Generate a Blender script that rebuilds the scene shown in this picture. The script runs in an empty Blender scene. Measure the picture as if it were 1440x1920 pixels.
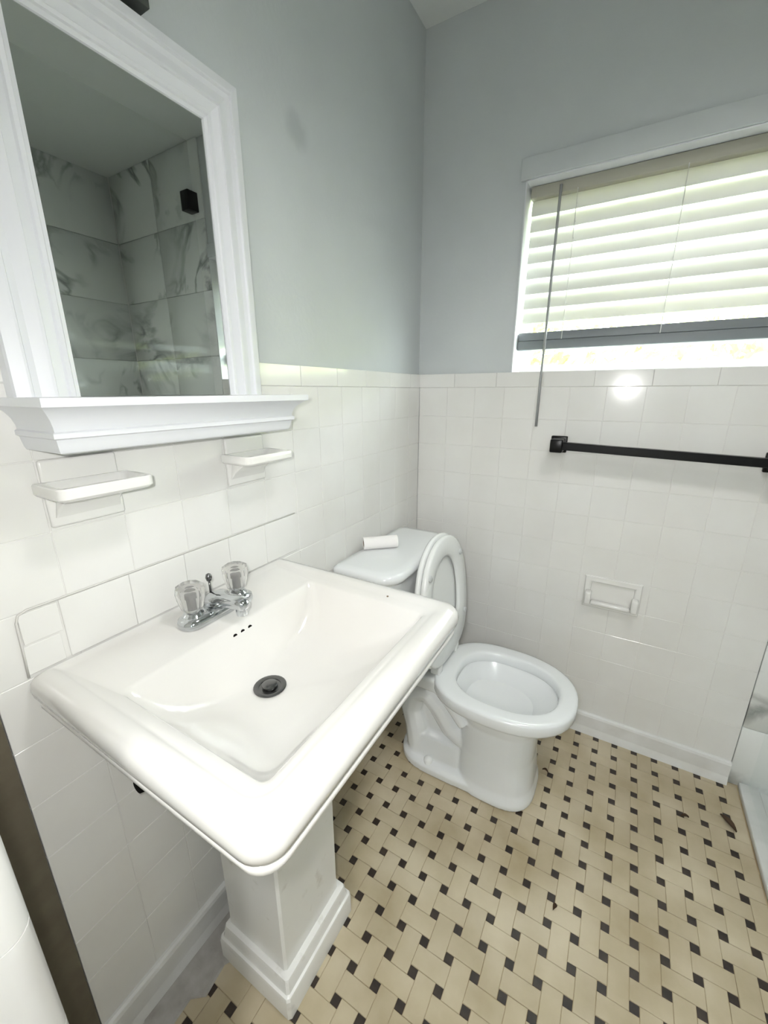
import bpy, bmesh, math, random
from mathutils import Vector, Matrix
random.seed(7)
scene = bpy.context.scene
COL = scene.collection

# ------------------------------------------------------------------ camera
CAM = Vector((0.7201, -1.5110, 1.2746))
YAW, PITCH, ROLL, FPX = 0.52882, 0.28714, 0.00261, 767.45
fwd = Vector((-math.sin(YAW)*math.cos(PITCH), math.cos(YAW)*math.cos(PITCH), -math.sin(PITCH)))
right = fwd.cross(Vector((0, 0, 1))).normalized()
down = fwd.cross(right)
r2 = right*math.cos(ROLL) + down*math.sin(ROLL)
d2 = -right*math.sin(ROLL) + down*math.cos(ROLL)
cd = bpy.data.cameras.new('camera')
cam = bpy.data.objects.new('camera', cd)
COL.objects.link(cam)
cd.sensor_fit = 'HORIZONTAL'; cd.sensor_width = 36.0
cd.lens = FPX/1440*36.0
cd.clip_start = 0.02
M = Matrix.Identity(4)
for i in range(3):
    M[i][0] = r2[i]; M[i][1] = -d2[i]; M[i][2] = -fwd[i]; M[i][3] = CAM[i]
cam.matrix_world = M
scene.camera = cam

# ------------------------------------------------------------------ light
vs = scene.view_settings
vs.view_transform = 'Standard'; vs.look = 'None'; vs.gamma = 1.0; vs.use_curve_mapping = False
vs.exposure = 0.84
world = bpy.data.worlds.new('sky'); scene.world = world
world.use_nodes = True
bg = world.node_tree.nodes['Background']
bg.inputs[0].default_value = (0.90, 0.97, 1.0, 1)
bg.inputs[1].default_value = 22.0

# the phone's flash, beside the lens (the photo's hard highlight on the window wall is its reflection)
fl = bpy.data.lights.new('phone_flash', 'SPOT')
fl.energy = 9.5; fl.color = (1.0, 0.99, 0.975); fl.shadow_soft_size = 0.012
fl.spot_size = math.radians(164); fl.spot_blend = 1.0
flo = bpy.data.objects.new('phone_flash', fl); COL.objects.link(flo)
flo.location = CAM - r2*0.035 - d2*0.022 + fwd*0.0
flash_dir = (fwd*math.cos(math.radians(12)) + d2*math.sin(math.radians(12))).normalized()
flo.rotation_euler = (-flash_dir).to_track_quat('Z', 'Y').to_euler()

# window portal: only guides the sampling of the sky, gives no light itself
pl = bpy.data.lights.new('window_portal', 'AREA'); pl.shape = 'RECTANGLE'; pl.size = 0.84; pl.size_y = 0.56
pl.cycles.is_portal = True
plo = bpy.data.objects.new('window_portal', pl); COL.objects.link(plo)
plo.location = (0.766, 0.155, 1.615); plo.rotation_euler = (math.radians(-90), 0, 0)

# ------------------------------------------------------------------ materials
def S(r, g, b):
    f = lambda c: (c/12.92 if c <= 0.04045 else ((c+0.055)/1.055)**2.4)
    return (f(r/255), f(g/255), f(b/255), 1)
def mat(name, col, rough=0.5, metal=0.0, var=None, vscale=8.0, bump=0.0, bscale=60.0, spec=0.5, coat=0.0, rnd=0.0, vlo=0.35, vhi=0.7):
    m = bpy.data.materials.new(name); m.use_nodes = True
    nt = m.node_tree; N = nt.nodes; Lk = nt.links
    b = N['Principled BSDF']
    b.inputs['Base Color'].default_value = col
    b.inputs['Roughness'].default_value = rough
    b.inputs['Metallic'].default_value = metal
    b.inputs['Specular IOR Level'].default_value = spec
    b.inputs['Coat Weight'].default_value = coat
    geo = N.new('ShaderNodeNewGeometry')
    out = None
    if var is not None:
        nz = N.new('ShaderNodeTexNoise'); nz.inputs['Scale'].default_value = vscale; nz.inputs['Detail'].default_value = 6
        Lk.new(geo.outputs['Position'], nz.inputs['Vector'])
        rp = N.new('ShaderNodeMapRange'); rp.inputs[1].default_value = vlo; rp.inputs[2].default_value = vhi
        Lk.new(nz.outputs['Fac'], rp.inputs[0])
        mx = N.new('ShaderNodeMix'); mx.data_type = 'RGBA'
        mx.inputs[6].default_value = col; mx.inputs[7].default_value = var
        Lk.new(rp.outputs[0], mx.inputs[0])
        out = mx.outputs[2]
    if rnd > 0:
        oi = N.new('ShaderNodeObjectInfo')
        mr = N.new('ShaderNodeMapRange'); mr.inputs[3].default_value = 1-rnd; mr.inputs[4].default_value = 1+rnd*0.5
        Lk.new(oi.outputs['Random'], mr.inputs[0])
        hs = N.new('ShaderNodeHueSaturation'); hs.inputs['Color'].default_value = col
        if out: Lk.new(out, hs.inputs['Color'])
        Lk.new(mr.outputs[0], hs.inputs['Value'])
        out = hs.outputs[0]
    if out: Lk.new(out, b.inputs['Base Color'])
    if bump > 0:
        nb = N.new('ShaderNodeTexNoise'); nb.inputs['Scale'].default_value = bscale; nb.inputs['Detail'].default_value = 4
        Lk.new(geo.outputs['Position'], nb.inputs['Vector'])
        bp = N.new('ShaderNodeBump'); bp.inputs['Strength'].default_value = bump; bp.inputs['Distance'].default_value = 0.004
        Lk.new(nb.outputs['Fac'], bp.inputs['Height']); Lk.new(bp.outputs[0], b.inputs['Normal'])
    return m

M_paint = mat('wall_paint', S(203, 208, 209), 0.55, var=S(196, 201, 202), vscale=3, bump=0.12, bscale=90)
# a grey smudge on the paint of the sink wall
def add_smudge(m, c, rad, col):
    nt = m.node_tree; N = nt.nodes; Lk = nt.links; b = N['Principled BSDF']
    src = b.inputs['Base Color'].links[0].from_socket
    geo = N.new('ShaderNodeNewGeometry')
    vm = N.new('ShaderNodeVectorMath'); vm.operation = 'DISTANCE'; vm.inputs[1].default_value = c
    nz = N.new('ShaderNodeTexNoise'); nz.inputs['Scale'].default_value = 30
    Lk.new(geo.outputs['Position'], nz.inputs['Vector'])
    ad = N.new('ShaderNodeMath'); ad.operation = 'MULTIPLY_ADD'; ad.inputs[1].default_value = 0.03; 
    Lk.new(nz.outputs['Fac'], ad.inputs[0]); Lk.new(geo.outputs['Position'], vm.inputs[0]); Lk.new(vm.outputs['Value'], ad.inputs[2])
    mr = N.new('ShaderNodeMapRange'); mr.interpolation_type = 'SMOOTHSTEP'
    mr.inputs[1].default_value = rad*0.6; mr.inputs[2].default_value = rad*1.5; mr.inputs[3].default_value = 0.75; mr.inputs[4].default_value = 0
    Lk.new(ad.outputs[0], mr.inputs[0])
    mx = N.new('ShaderNodeMix'); mx.data_type = 'RGBA'; mx.inputs[7].default_value = col
    Lk.new(src, mx.inputs[6]); Lk.new(mr.outputs[0], mx.inputs[0]); Lk.new(mx.outputs[2], b.inputs['Base Color'])
add_smudge(M_paint, (-0.008, -0.645, 1.833), 0.042, S(178, 184, 185))
M_ceil = mat('ceiling_paint', S(222, 226, 224), 0.7)
M_tile = mat('wall_tile_glaze', S(230, 230, 227), 0.13, var=S(224, 223, 219), vscale=5, rnd=0.012, spec=0.40)
M_grout = mat('wall_grout', S(232, 231, 228), 0.8)
M_caulk = mat('old_caulk', S(207, 205, 200), 0.7)
M_porc = mat('sink_porcelain', S(220, 219, 216), 0.12, var=S(216, 214, 209), vscale=4, coat=0.3)
M_ped = mat('pedestal_porcelain', S(232, 232, 229), 0.2, var=S(205, 203, 197), vscale=26, vlo=0.62, vhi=0.78)
M_toilet = mat('toilet_porcelain', S(228, 231, 232), 0.13, coat=0.3)
M_seat = mat('toilet_seat_plastic', S(232, 234, 233), 0.22)
M_white = mat('white_enamel_wood', S(222, 224, 228), 0.32)
M_trimw = mat('white_baseboard', S(228, 229, 228), 0.3, var=S(216, 216, 213), vscale=12)
M_chrome = mat('chrome', S(205, 208, 210), 0.09, metal=1.0)
M_dchrome = mat('worn_chrome', S(120, 120, 120), 0.22, metal=1.0)
M_black = mat('black_satin_metal', S(5, 5, 6), 0.3, spec=0.3)
M_hole = mat('dark_opening', S(14, 13, 12), 0.9, spec=0.1)
M_floor = mat('floor_tile_beige', S(197, 186, 161), 0.42, var=S(168, 154, 124), vscale=6, rnd=0.045, bump=0.05, bscale=120)
M_dot = mat('floor_dot_black', S(40, 33, 28), 0.4, var=S(60, 50, 42), vscale=40, rnd=0.2)
M_fgrout = mat('floor_grout', S(186, 171, 140), 0.85, var=S(146, 126, 96), vscale=14)
M_brown = mat('dark_taupe_strip', S(104, 98, 82), 0.6, var=S(92, 84, 70), vscale=20)
M_fixture = mat('fixture_dark_grey', S(70, 75, 70), 0.5, var=S(50, 53, 50), vscale=30)
M_curb = mat('threshold_stone', S(222, 224, 222), 0.3, var=S(200, 204, 202), vscale=10)
M_vinyl = mat('window_vinyl', S(240, 240, 238), 0.35)
M_rail = mat('blind_rail_grey', S(122, 127, 131), 0.4)
M_head = mat('blind_headrail', S(176, 174, 160), 0.5)
M_bump = mat('bumper_grey', S(196, 199, 199), 0.5)
M_leaf = mat('dry_leaf', S(70, 52, 34), 0.8)
M_plaster = mat('grey_mortar', S(182, 180, 176), 0.8, var=S(160, 156, 150), vscale=30, bump=0.3, bscale=80)
M_cord = mat('cord_white', S(225, 226, 222), 0.6)
M_wand = mat('wand_clear_grey', S(150, 152, 152), 0.2)
M_paper = mat('tissue_paper', S(240, 238, 236), 0.9, bump=0.1, bscale=200)
M_card = mat('cardboard_core', S(120, 100, 80), 0.9)

def marble():
    m = bpy.data.materials.new('shower_marble'); m.use_nodes = True
    nt = m.node_tree; N = nt.nodes; Lk = nt.links; b = N['Principled BSDF']
    b.inputs['Roughness'].default_value = 0.18
    geo = N.new('ShaderNodeNewGeometry')
    oi = N.new('ShaderNodeObjectInfo')
    off = N.new('ShaderNodeVectorMath'); off.operation = 'MULTIPLY_ADD'
    cmb = N.new('ShaderNodeCombineXYZ')
    for k in range(3): Lk.new(oi.outputs['Random'], cmb.inputs[k])
    off.inputs[1].default_value = (5, 5, 5); Lk.new(cmb.outputs[0], off.inputs[0]); Lk.new(geo.outputs['Position'], off.inputs[2])
    n1 = N.new('ShaderNodeTexNoise'); n1.inputs['Scale'].default_value = 2.2; n1.inputs['Detail'].default_value = 7; n1.inputs['Distortion'].default_value = 1.6
    Lk.new(off.outputs[0], n1.inputs['Vector'])
    ab = N.new('ShaderNodeMath'); ab.operation = 'SUBTRACT'; ab.inputs[1].default_value = 0.5; Lk.new(n1.outputs['Fac'], ab.inputs[0])
    ab2 = N.new('ShaderNodeMath'); ab2.operation = 'ABSOLUTE'; Lk.new(ab.outputs[0], ab2.inputs[0])
    mr = N.new('ShaderNodeMapRange'); mr.inputs[1].default_value = 0.0; mr.inputs[2].default_value = 0.055; mr.inputs[3].default_value = 1; mr.inputs[4].default_value = 0
    Lk.new(ab2.outputs[0], mr.inputs[0])
    n2 = N.new('ShaderNodeTexNoise'); n2.inputs['Scale'].default_value = 3; Lk.new(off.outputs[0], n2.inputs['Vector'])
    mr2 = N.new('ShaderNodeMapRange'); mr2.inputs[1].default_value = 0.42; mr2.inputs[2].default_value = 0.68; Lk.new(n2.outputs['Fac'], mr2.inputs[0])
    mu = N.new('ShaderNodeMath'); mu.operation = 'MULTIPLY'; Lk.new(mr.outputs[0], mu.inputs[0]); Lk.new(mr2.outputs[0], mu.inputs[1])
    mx = N.new('ShaderNodeMix'); mx.data_type = 'RGBA'; mx.inputs[6].default_value = S(228, 231, 229); mx.inputs[7].default_value = S(135, 141, 139)
    Lk.new(mu.outputs[0], mx.inputs[0]); Lk.new(mx.outputs[2], b.inputs['Base Color'])
    return m
M_marble = marble()
def mirror_mat():
    m = bpy.data.materials.new('mirror_silver'); m.use_nodes = True
    b = m.node_tree.nodes['Principled BSDF']
    b.inputs['Base Color'].default_value = (0.53, 0.555, 0.535, 1); b.inputs['Metallic'].default_value = 1; b.inputs['Roughness'].default_value = 0.01
    return m
M_mirror = mirror_mat()
def thin_glass(name, tint, refl=0.08):
    m = bpy.data.materials.new(name); m.use_nodes = True
    nt = m.node_tree; N = nt.nodes; Lk = nt.links
    N.remove(N['Principled BSDF'])
    t = N.new('ShaderNodeBsdfTransparent'); t.inputs[0].default_value = tint
    g = N.new('ShaderNodeBsdfGlossy'); g.inputs['Roughness'].default_value = 0.02
    mx = N.new('ShaderNodeMixShader'); mx.inputs[0].default_value = refl; Lk.new(t.outputs[0], mx.inputs[1]); Lk.new(g.outputs[0], mx.inputs[2])
    Lk.new(mx.outputs[0], N['Material Output'].inputs[0])
    return m
M_glass = thin_glass('window_glass', (0.95, 0.97, 0.95, 1), 0.05)
M_sglass = thin_glass('shower_glass', (0.985, 0.992, 0.99, 1), 0.012)
def acrylic():
    m = bpy.data.materials.new('clear_acrylic'); m.use_nodes = True
    b = m.node_tree.nodes['Principled BSDF']
    b.inputs['Base Color'].default_value = (0.93, 0.92, 0.90, 1); b.inputs['Roughness'].default_value = 0.06
    b.inputs['Transmission Weight'].default_value = 0.85; b.inputs['IOR'].default_value = 1.4
    return m
M_acryl = acrylic()
def slat_mat():
    m = bpy.data.materials.new('blind_slat_vinyl'); m.use_nodes = True
    nt = m.node_tree; N = nt.nodes; Lk = nt.links
    b = N['Principled BSDF']; b.inputs['Base Color'].default_value = S(226, 229, 224); b.inputs['Roughness'].default_value = 0.4
    t = N.new('ShaderNodeBsdfTranslucent'); t.inputs[0].default_value = S(232, 226, 224)
    mx = N.new('ShaderNodeMixShader'); mx.inputs[0].default_value = 0.15
    Lk.new(b.outputs[0], mx.inputs[1]); Lk.new(t.outputs[0], mx.inputs[2]); Lk.new(mx.outputs[0], N['Material Output'].inputs[0])
    return m
M_slat = slat_mat()
def leaf_mat():
    m = bpy.data.materials.new('sunlit_foliage'); m.use_nodes = True
    nt = m.node_tree; N = nt.nodes; Lk = nt.links
    b = N['Principled BSDF']; b.inputs['Base Color'].default_value = S(160, 172, 70); b.inputs['Roughness'].default_value = 0.6
    t = N.new('ShaderNodeBsdfTranslucent'); t.inputs[0].default_value = S(200, 208, 80)
    mx = N.new('ShaderNodeMixShader'); mx.inputs[0].default_value = 0.5
    Lk.new(b.outputs[0], mx.inputs[1]); Lk.new(t.outputs[0], mx.inputs[2]); Lk.new(mx.outputs[0], N['Material Output'].inputs[0])
    return m
M_foliage = leaf_mat()
M_grass = mat('outside_ground', S(176, 180, 130), 0.9, var=S(200, 196, 160), vscale=3)
M_water = thin_glass('bowl_water', (0.9, 0.94, 0.94, 1))

# ------------------------------------------------------------------ helpers
def link(name, me, m, parent=None):
    o = bpy.data.objects.new(name, me); COL.objects.link(o)
    if m is not None and len(me.materials) == 0: me.materials.append(m)
    if parent is not None: o.parent = parent
    return o
def tag(o, label=None, cat=None, group=None, kind=None):
    if label: o['label'] = label
    if cat: o['category'] = cat
    if group: o['group'] = group
    if kind: o['kind'] = kind
    return o
def empty(name, loc=(0, 0, 0), label=None, cat=None, group=None, kind=None):
    o = bpy.data.objects.new(name, None); COL.objects.link(o); o.location = loc; o.empty_display_size = 0.05
    return tag(o, label, cat, group, kind)
def me_from(name, V, F, smooth=False, angle=None):
    me = bpy.data.meshes.new(name); me.from_pydata([tuple(v) for v in V], [], F); me.update()
    bm = bmesh.new(); bm.from_mesh(me); bmesh.ops.recalc_face_normals(bm, faces=bm.faces)
    if smooth:
        for f in bm.faces: f.smooth = True
        if angle:
            for e in bm.edges:
                if len(e.link_faces) == 2 and e.calc_face_angle(0) > math.radians(angle): e.smooth = False
    bm.to_mesh(me); bm.free()
    return me
class MB:
    def __init__(s): s.V = []; s.F = []
    def add(s, V, F):
        n = len(s.V); s.V += [tuple(v) for v in V]; s.F += [tuple(i+n for i in f) for f in F]; return s
    def box(s, x0, x1, y0, y1, z0, z1):
        V = [(x, y, z) for z in (z0, z1) for y in (y0, y1) for x in (x0, x1)]
        return s.add(V, [(0, 2, 3, 1), (4, 5, 7, 6), (0, 1, 5, 4), (2, 6, 7, 3), (0, 4, 6, 2), (1, 3, 7, 5)])
    def loft(s, loops, cap0=True, cap1=True, closed=False):
        n = len(loops[0]); V = [p for l in loops for p in l]; F = []
        K = len(loops)
        for k in range(K if closed else K-1):
            a = k*n; b = ((k+1) % K)*n
            for i in range(n):
                j = (i+1) % n; F.append((a+i, a+j, b+j, b+i))
        if not closed:
            if cap0: F.append(tuple(range(n))[::-1])
            if cap1: F.append(tuple((K-1)*n+i for i in range(n)))
        return s.add(V, F)
    def tube(s, pts, r, n=10):
        pts = [Vector(p) for p in pts]; loops = []
        rs = r if isinstance(r, (list, tuple)) else [r]*len(pts)
        ref = None
        for i, p in enumerate(pts):
            t = (pts[min(i+1, len(pts)-1)]-pts[max(i-1, 0)]).normalized()
            if ref is None:
                ref = Vector((0, 0, 1)) if abs(t.z) < 0.9 else Vector((1, 0, 0))
            u = (ref - t*ref.dot(t)).normalized(); w = t.cross(u); ref = u
            loops.append([p+(u*math.cos(2*math.pi*k/n)+w*math.sin(2*math.pi*k/n))*rs[i] for k in range(n)])
        return s.loft(loops)
    def lathe(s, prof, c, n=24, axis='z'):
        loops = []
        for r, h in prof:
            l = []
            for k in range(n):
                a = 2*math.pi*k/n; u, w = r*math.cos(a), r*math.sin(a)
                if axis == 'z': l.append((c[0]+u, c[1]+w, c[2]+h))
                elif axis == 'x': l.append((c[0]+h, c[1]+u, c[2]+w))
                else: l.append((c[0]+w, c[1]+h, c[2]+u))
            loops.append(l)
        return s.loft(loops)
    def build(s, name, m, parent=None, smooth=False, angle=None):
        return link(name, me_from(name, s.V, s.F, smooth, angle), m, parent)
def bevel_box_me(name, x0, x1, y0, y1, z0, z1, b, seg=2, smooth=True):
    bm = bmesh.new()
    vs = [bm.verts.new((x, y, z)) for z in (z0, z1) for y in (y0, y1) for x in (x0, x1)]
    for f in [(0, 2, 3, 1), (4, 5, 7, 6), (0, 1, 5, 4), (2, 6, 7, 3), (0, 4, 6, 2), (1, 3, 7, 5)]: bm.faces.new([vs[i] for i in f])
    bmesh.ops.recalc_face_normals(bm, faces=bm.faces)
    if b > 0:
        bmesh.ops.bevel(bm, geom=list(bm.edges), offset=b, segments=seg, affect='EDGES', profile=0.5)
    if smooth:
        for f in bm.faces: f.smooth = True
        for e in bm.edges:
            if len(e.link_faces) == 2 and e.calc_face_angle(0) > math.radians(50): e.smooth = False
    me = bpy.data.meshes.new(name); bm.to_mesh(me); bm.free()
    return me
def bbox(name, x0, x1, y0, y1, z0, z1, b, m, parent=None, seg=2):
    return link(name, bevel_box_me(name, x0, x1, y0, y1, z0, z1, b, seg), m, parent)
def rrect(x0, x1, y0, y1, r, z, n=6):
    """rounded rectangle loop; r may be a 4-tuple (x1y1, x0y1, x0y0, x1y0)"""
    if not isinstance(r, (tuple, list)): r = (r,)*4
    out = []
    for q, (cx, cy, sx, sy) in enumerate(((x1, y1, -1, -1), (x0, y1, 1, -1), (x0, y0, 1, 1), (x1, y0, -1, 1))):
        rr = max(r[q], 1e-4)
        for k in range(n+1):
            a = math.pi/2*(q + k/n)
            out.append((cx+sx*rr+rr*math.cos(a), cy+sy*rr+rr*math.sin(a), z))
    return out
def egg(x0, x1, hw, z, yc=0.0, n=40, p=2.0, back=0.5, pb=None):
    """egg loop, pointing to +x; back = share of the length behind the widest point"""
    pb = pb or p
    xc = x0+(x1-x0)*back; out = []
    for k in range(n):
        t = 2*math.pi*k/n; c, s_ = math.cos(t), math.sin(t)
        e = p if c >= 0 else pb
        a = (x1-xc) if c >= 0 else (xc-x0)
        out.append((xc+a*math.copysign(abs(c)**(2/e), c), yc+hw*math.copysign(abs(s_)**(2/e), s_), z))
    return out
def project(P):
    v = Vector(P)-CAM; z = v.dot(fwd)
    if z < 0.05: return None
    return (720+FPX*v.dot(r2)/z, 960+FPX*v.dot(d2)/z, z)

# ------------------------------------------------------------------ setting
ZT = 1.336          # top of the wall tiling
ZC = 2.375          # ceiling
XW0, XW1, ZW1 = 0.347, 1.178, 1.893   # window opening
XR = 1.91           # far shower wall
YN = -2.35          # wall behind the camera
T = 0.1065; J = 0.0009

wall_back = MB().box(-0.12, XW0, 0.008, 0.15, -0.06, ZC).box(XW0, XW1, 0.008, 0.15, -0.06, ZT-0.004).box(XW0, XW1, 0.008, 0.15, ZW1, ZC).box(XW1, 1.2, 0.008, 0.15, -0.06, ZC).build('wall_back', M_paint)
tag(wall_back, 'grey painted window wall above white square tiles', 'wall', kind='structure')
wall_left = MB().box(-0.12, -0.008, -1.385, 0.008, 0, ZC).build('wall_left', M_paint)
tag(wall_left, 'pale grey wall behind the sink with white tiled lower half', 'wall', kind='structure')

tile_cache = {}
def tile_me(axis, w, h):
    """tile centred on its cell; visible face at 0 along the wall normal"""
    k = (axis, round(w, 4), round(h, 4))
    if k not in tile_cache:
        a, b = w/2-J/2, h/2-J/2
        if axis == 'x': tile_cache[k] = bevel_box_me('wall_tile', -0.0075, 0, -a, a, -b, b, 0.0008, 1, False)
        else: tile_cache[k] = bevel_box_me('wall_tile', -a, a, 0, 0.0075, -b, b, 0.0008, 1, False)
        tile_cache[k].materials.append(M_tile)
    return tile_cache[k]
def wall_tiles(parent, axis, us, zs, name='wall_tile', off=0.0):
    for i in range(len(us)-1):
        for j in range(len(zs)-1):
            w, h = us[i+1]-us[i], zs[j+1]-zs[j]
            o = link(name, tile_me(axis, w, h), None, parent)
            u, z = (us[i]+us[i+1])/2, (zs[j]+zs[j+1])/2
            o.location = (off, u, z) if axis == 'x' else (u, off, z)
            o.rotation_euler = (random.gauss(0, .0004), random.gauss(0, .0004), random.gauss(0, .0005))
zrows = [0.080] + [1.287-T*k for k in range(10, -1, -1)]
ys = [-1.3735, -1.263] + [-1.263+T*k for k in range(1, 11)] + [-0.0915, 0.0]
ys = [-1.3735] + [-1.263+T*k for k in range(0, 12)] + [0.0]
wall_tiles(wall_left, 'x', ys, zrows)
yt = [-1.3735] + [-1.295+0.1515*k for k in range(0, 9)] + [0.0]
wall_tiles(wall_left, 'x', yt, [1.287, ZT], 'trim_tile', 0.0015)
xs = [0.0] + [0.1165+T*k for k in range(0, 10)] + [1.178]
wall_tiles(wall_back, 'y', xs, zrows)
xt = [0.0] + [0.143+0.156*k for k in range(0, 7)] + [1.178]
wall_tiles(wall_back, 'y', xt, [1.287, ZT], 'trim_tile', -0.0015)
MB().box(-0.008, -0.0012, -1.3725, 0.0, 0.0, ZT-0.002).build('grout', M_grout, wall_left)
MB().box(0.0, 1.1775, 0.0012, 0.008, 0.0, ZT-0.002).build('grout', M_grout, wall_back)

# tiled row behind the sink, outlined by old caulk
bs = MB()
for k, (a, b, z0, z1) in enumerate([(-1.328, -1.2775, 0.917, 0.966), (-1.332, -1.2825, 0.868, 0.915)] + [(-1.276+T*i, -1.276+T*(i+1), 0.868, 0.968) for i in range(5)]):
    link('backsplash_tile', bevel_box_me('backsplash_tile', -0.001, 0.0022, a+0.0003, b-0.0003, z0+0.0003, z1-0.0003, 0.0008, 1, False), M_tile, wall_left)
MB().tube([(0.0015, -1.333, 0.865), (0.0015, -1.331, 0.915), (0.0015, -1.330, 0.955), (0.0015, -1.326, 0.966), (0.0015, -1.315, 0.970), (0.0015, -1.0, 0.970), (0.0015, -0.745, 0.970)], 0.0017, 6).build('caulk_line', M_caulk, wall_left, True)

ceiling = MB().box(-0.12, 2.05, YN-0.1, 0.15, ZC, ZC+0.1).build('ceiling', M_ceil)
tag(ceiling, 'plain grey painted ceiling', 'ceiling', kind='structure')
wall_front = MB().box(-0.4, 0.55, YN-0.1, YN, 0, ZC).box(1.35, 2.05, YN-0.1, YN, 0, ZC).box(0.55, 1.35, YN-0.1, YN, 2.05, ZC).build('wall_front', M_paint)  # doorway is an added opening that lets the hall's fill light in
tag(wall_front, 'painted wall behind the camera, doorway added to admit fill light', 'wall', kind='structure')
# added hall shell, out of view, closed around the fill light
HY0, HY1 = YN-1.5, YN-0.1
hall = MB().box(-0.4, -0.3, HY0, HY1, 0, 2.5).box(2.0, 2.1, HY0, HY1, 0, 2.5).box(-0.4, 2.1, HY0-0.1, HY0, 0, 2.5).box(-0.4, 2.1, HY0-0.1, HY1, 2.5, 2.6).build('wall_added_hall', M_paint)
tag(hall, 'added unseen hall walls enclosing the fill light', 'wall', kind='structure')
hfl = MB().box(-0.4, 2.1, HY0-0.1, YN, -0.05, -0.002).build('floor_added_hall', M_fgrout)
tag(hfl, 'added unseen tan floor of the fill light hall', 'floor', kind='structure')
GL = (1.15, YN-0.68, 2.22)  # added globe behind the camera, brightens the lower walls and toilet
fill_root = empty('fill_globe', (GL[0], GL[1], 2.5), 'added unseen white globe giving fill light through the doorway', 'lamp')
M_fill_globe = bpy.data.materials.new('fill_globe_glow'); M_fill_globe.use_nodes = True
bgl = M_fill_globe.node_tree.nodes['Principled BSDF']
bgl.inputs['Emission Color'].default_value = (1.0, 0.98, 0.94, 1); bgl.inputs['Emission Strength'].default_value = 66.0
_o = MB().lathe([(0.11*math.sin(math.pi*k/12)+0.0005, -0.11*math.cos(math.pi*k/12)) for k in range(13)], GL, 24).build('fill_globe_ball', M_fill_globe, None, True)
_o.parent = fill_root; _o.matrix_parent_inverse = Matrix.Translation(-Vector(fill_root.location))
_o = MB().lathe([(0.02, 0.105), (0.02, 0.25), (0.06, 0.262), (0.06, 0.279)], GL, 20).build('fill_canopy', M_white, None, True, 40)
_o.parent = fill_root; _o.matrix_parent_inverse = Matrix.Translation(-Vector(fill_root.location))
# added ceiling fill light, out of view, lifting the room's brightness
HL = (0.98, -0.98, ZC)
lamp = empty('ceiling_fill', HL, 'added unseen flat ceiling light brightening the room', 'lamp')
M_fill_lens = bpy.data.materials.new('fill_lens_glow'); M_fill_lens.use_nodes = True
bgl = M_fill_lens.node_tree.nodes['Principled BSDF']
bgl.inputs['Emission Color'].default_value = (1.0, 0.97, 0.92, 1); bgl.inputs['Emission Strength'].default_value = 8.0
for nm, m_, pr in (('fill_trim_ring', M_white, [(0.155, -0.0005), (0.175, -0.001), (0.175, -0.006), (0.160, -0.010), (0.155, -0.008)]), ('lens', M_fill_lens, [(0.154, -0.0005), (0.154, -0.004), (0.002, -0.005)])):
    _o = MB().lathe(pr, HL, 28).build(nm, m_, None, True, 40)
    _o.parent = lamp; _o.matrix_parent_inverse = Matrix.Translation(-Vector(HL))
ld = bpy.data.lights.new('ceiling_fill_light', 'SPOT'); ld.energy = 29.0; ld.color = (1.0, 0.985, 0.965); ld.shadow_soft_size = 0.15
ld.spot_size = math.radians(160); ld.spot_blend = 1.0
lo_ = bpy.data.objects.new('ceiling_fill_light', ld); COL.objects.link(lo_); lo_.location = (HL[0], HL[1], ZC-0.03)

# strip at the near end of the sink wall and the nearer tiled wall corner
trim1 = MB().box(-0.12, -0.001, -1.47, -1.3745, 0, ZC).build('trim_1', M_brown)
tag(trim1, 'dark taupe strip at near end of the tiled sink wall', 'trim', kind='structure')
ANG = math.radians(6)
EX, EY = 0.33, -1.457       # nose of the near corner
wn = empty('wall_entry', (EX, EY, 0), 'white tiled wall corner at lower left edge', 'wall', kind='structure')
wn.rotation_euler = (0, 0, -ANG)
MB().box(-0.40, -0.003, -0.85, -0.053, 0, ZC).box(-0.40, -0.010, -0.053, -0.012, 0, ZC).build('core', M_grout, wn)
def TB(n_, a, b, c, d, e, f, bv, m_, p_): return link(n_, bevel_box_me(n_, a, b, c, d, e, f, bv, 1, False), m_, p_)
zb = [0.0] + [0.055+0.1525*k for k in range(0, 9)]
for k in range(len(zb)-1):
    z0, z1 = zb[k]+0.0008, zb[k+1]-0.0008
    R_ = 0.022; prof = []
    for i in range(7):
        a = math.pi/2*i/6
        prof.append((-R_+R_*math.cos(a), -R_+R_*math.sin(a)))
    prof = [(0, -0.052)] + prof + [(-0.05, 0.0), (-0.05, -0.010), (-0.010, -0.015), (-0.010, -0.052)]
    lo = [[(x, y, z0) for x, y in prof], [(x, y, z1) for x, y in prof]]
    MB().loft(lo).build('bullnose_tile', M_tile, wn, True, 40)
for i in range(4):
    zz = 0.015
    while zz < 1.25:
        TB('wall_tile', -0.009, -0.0008, -0.053-T*(i+1)+0.0007, -0.053-T*i-0.0007, zz+0.0007, zz+T-0.0007, 0.0015, M_tile, wn)
        zz += T

# baseboards
def baseboard(name, label, horizontal, a, b):
    loops = []
    prof = [(0, 0), (0.018, 0), (0.016, 0.012), (0.0125, 0.03), (0.0125, 0.076), (0.010, 0.084), (0.005, 0.087), (0, 0.087)]
    for t in (a, b):
        loops.append([(t, -d, z) if horizontal else (d, t, z) for d, z in prof])
    o = MB().loft(loops).build(name, M_trimw)
    return tag(o, label, 'baseboard', kind='structure')
baseboard('baseboard_back', 'white baseboard under the window wall', True, 0.0, 1.178)
baseboard('baseboard_left', 'white baseboard under the sink wall', False, -1.374, -0.02)

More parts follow.
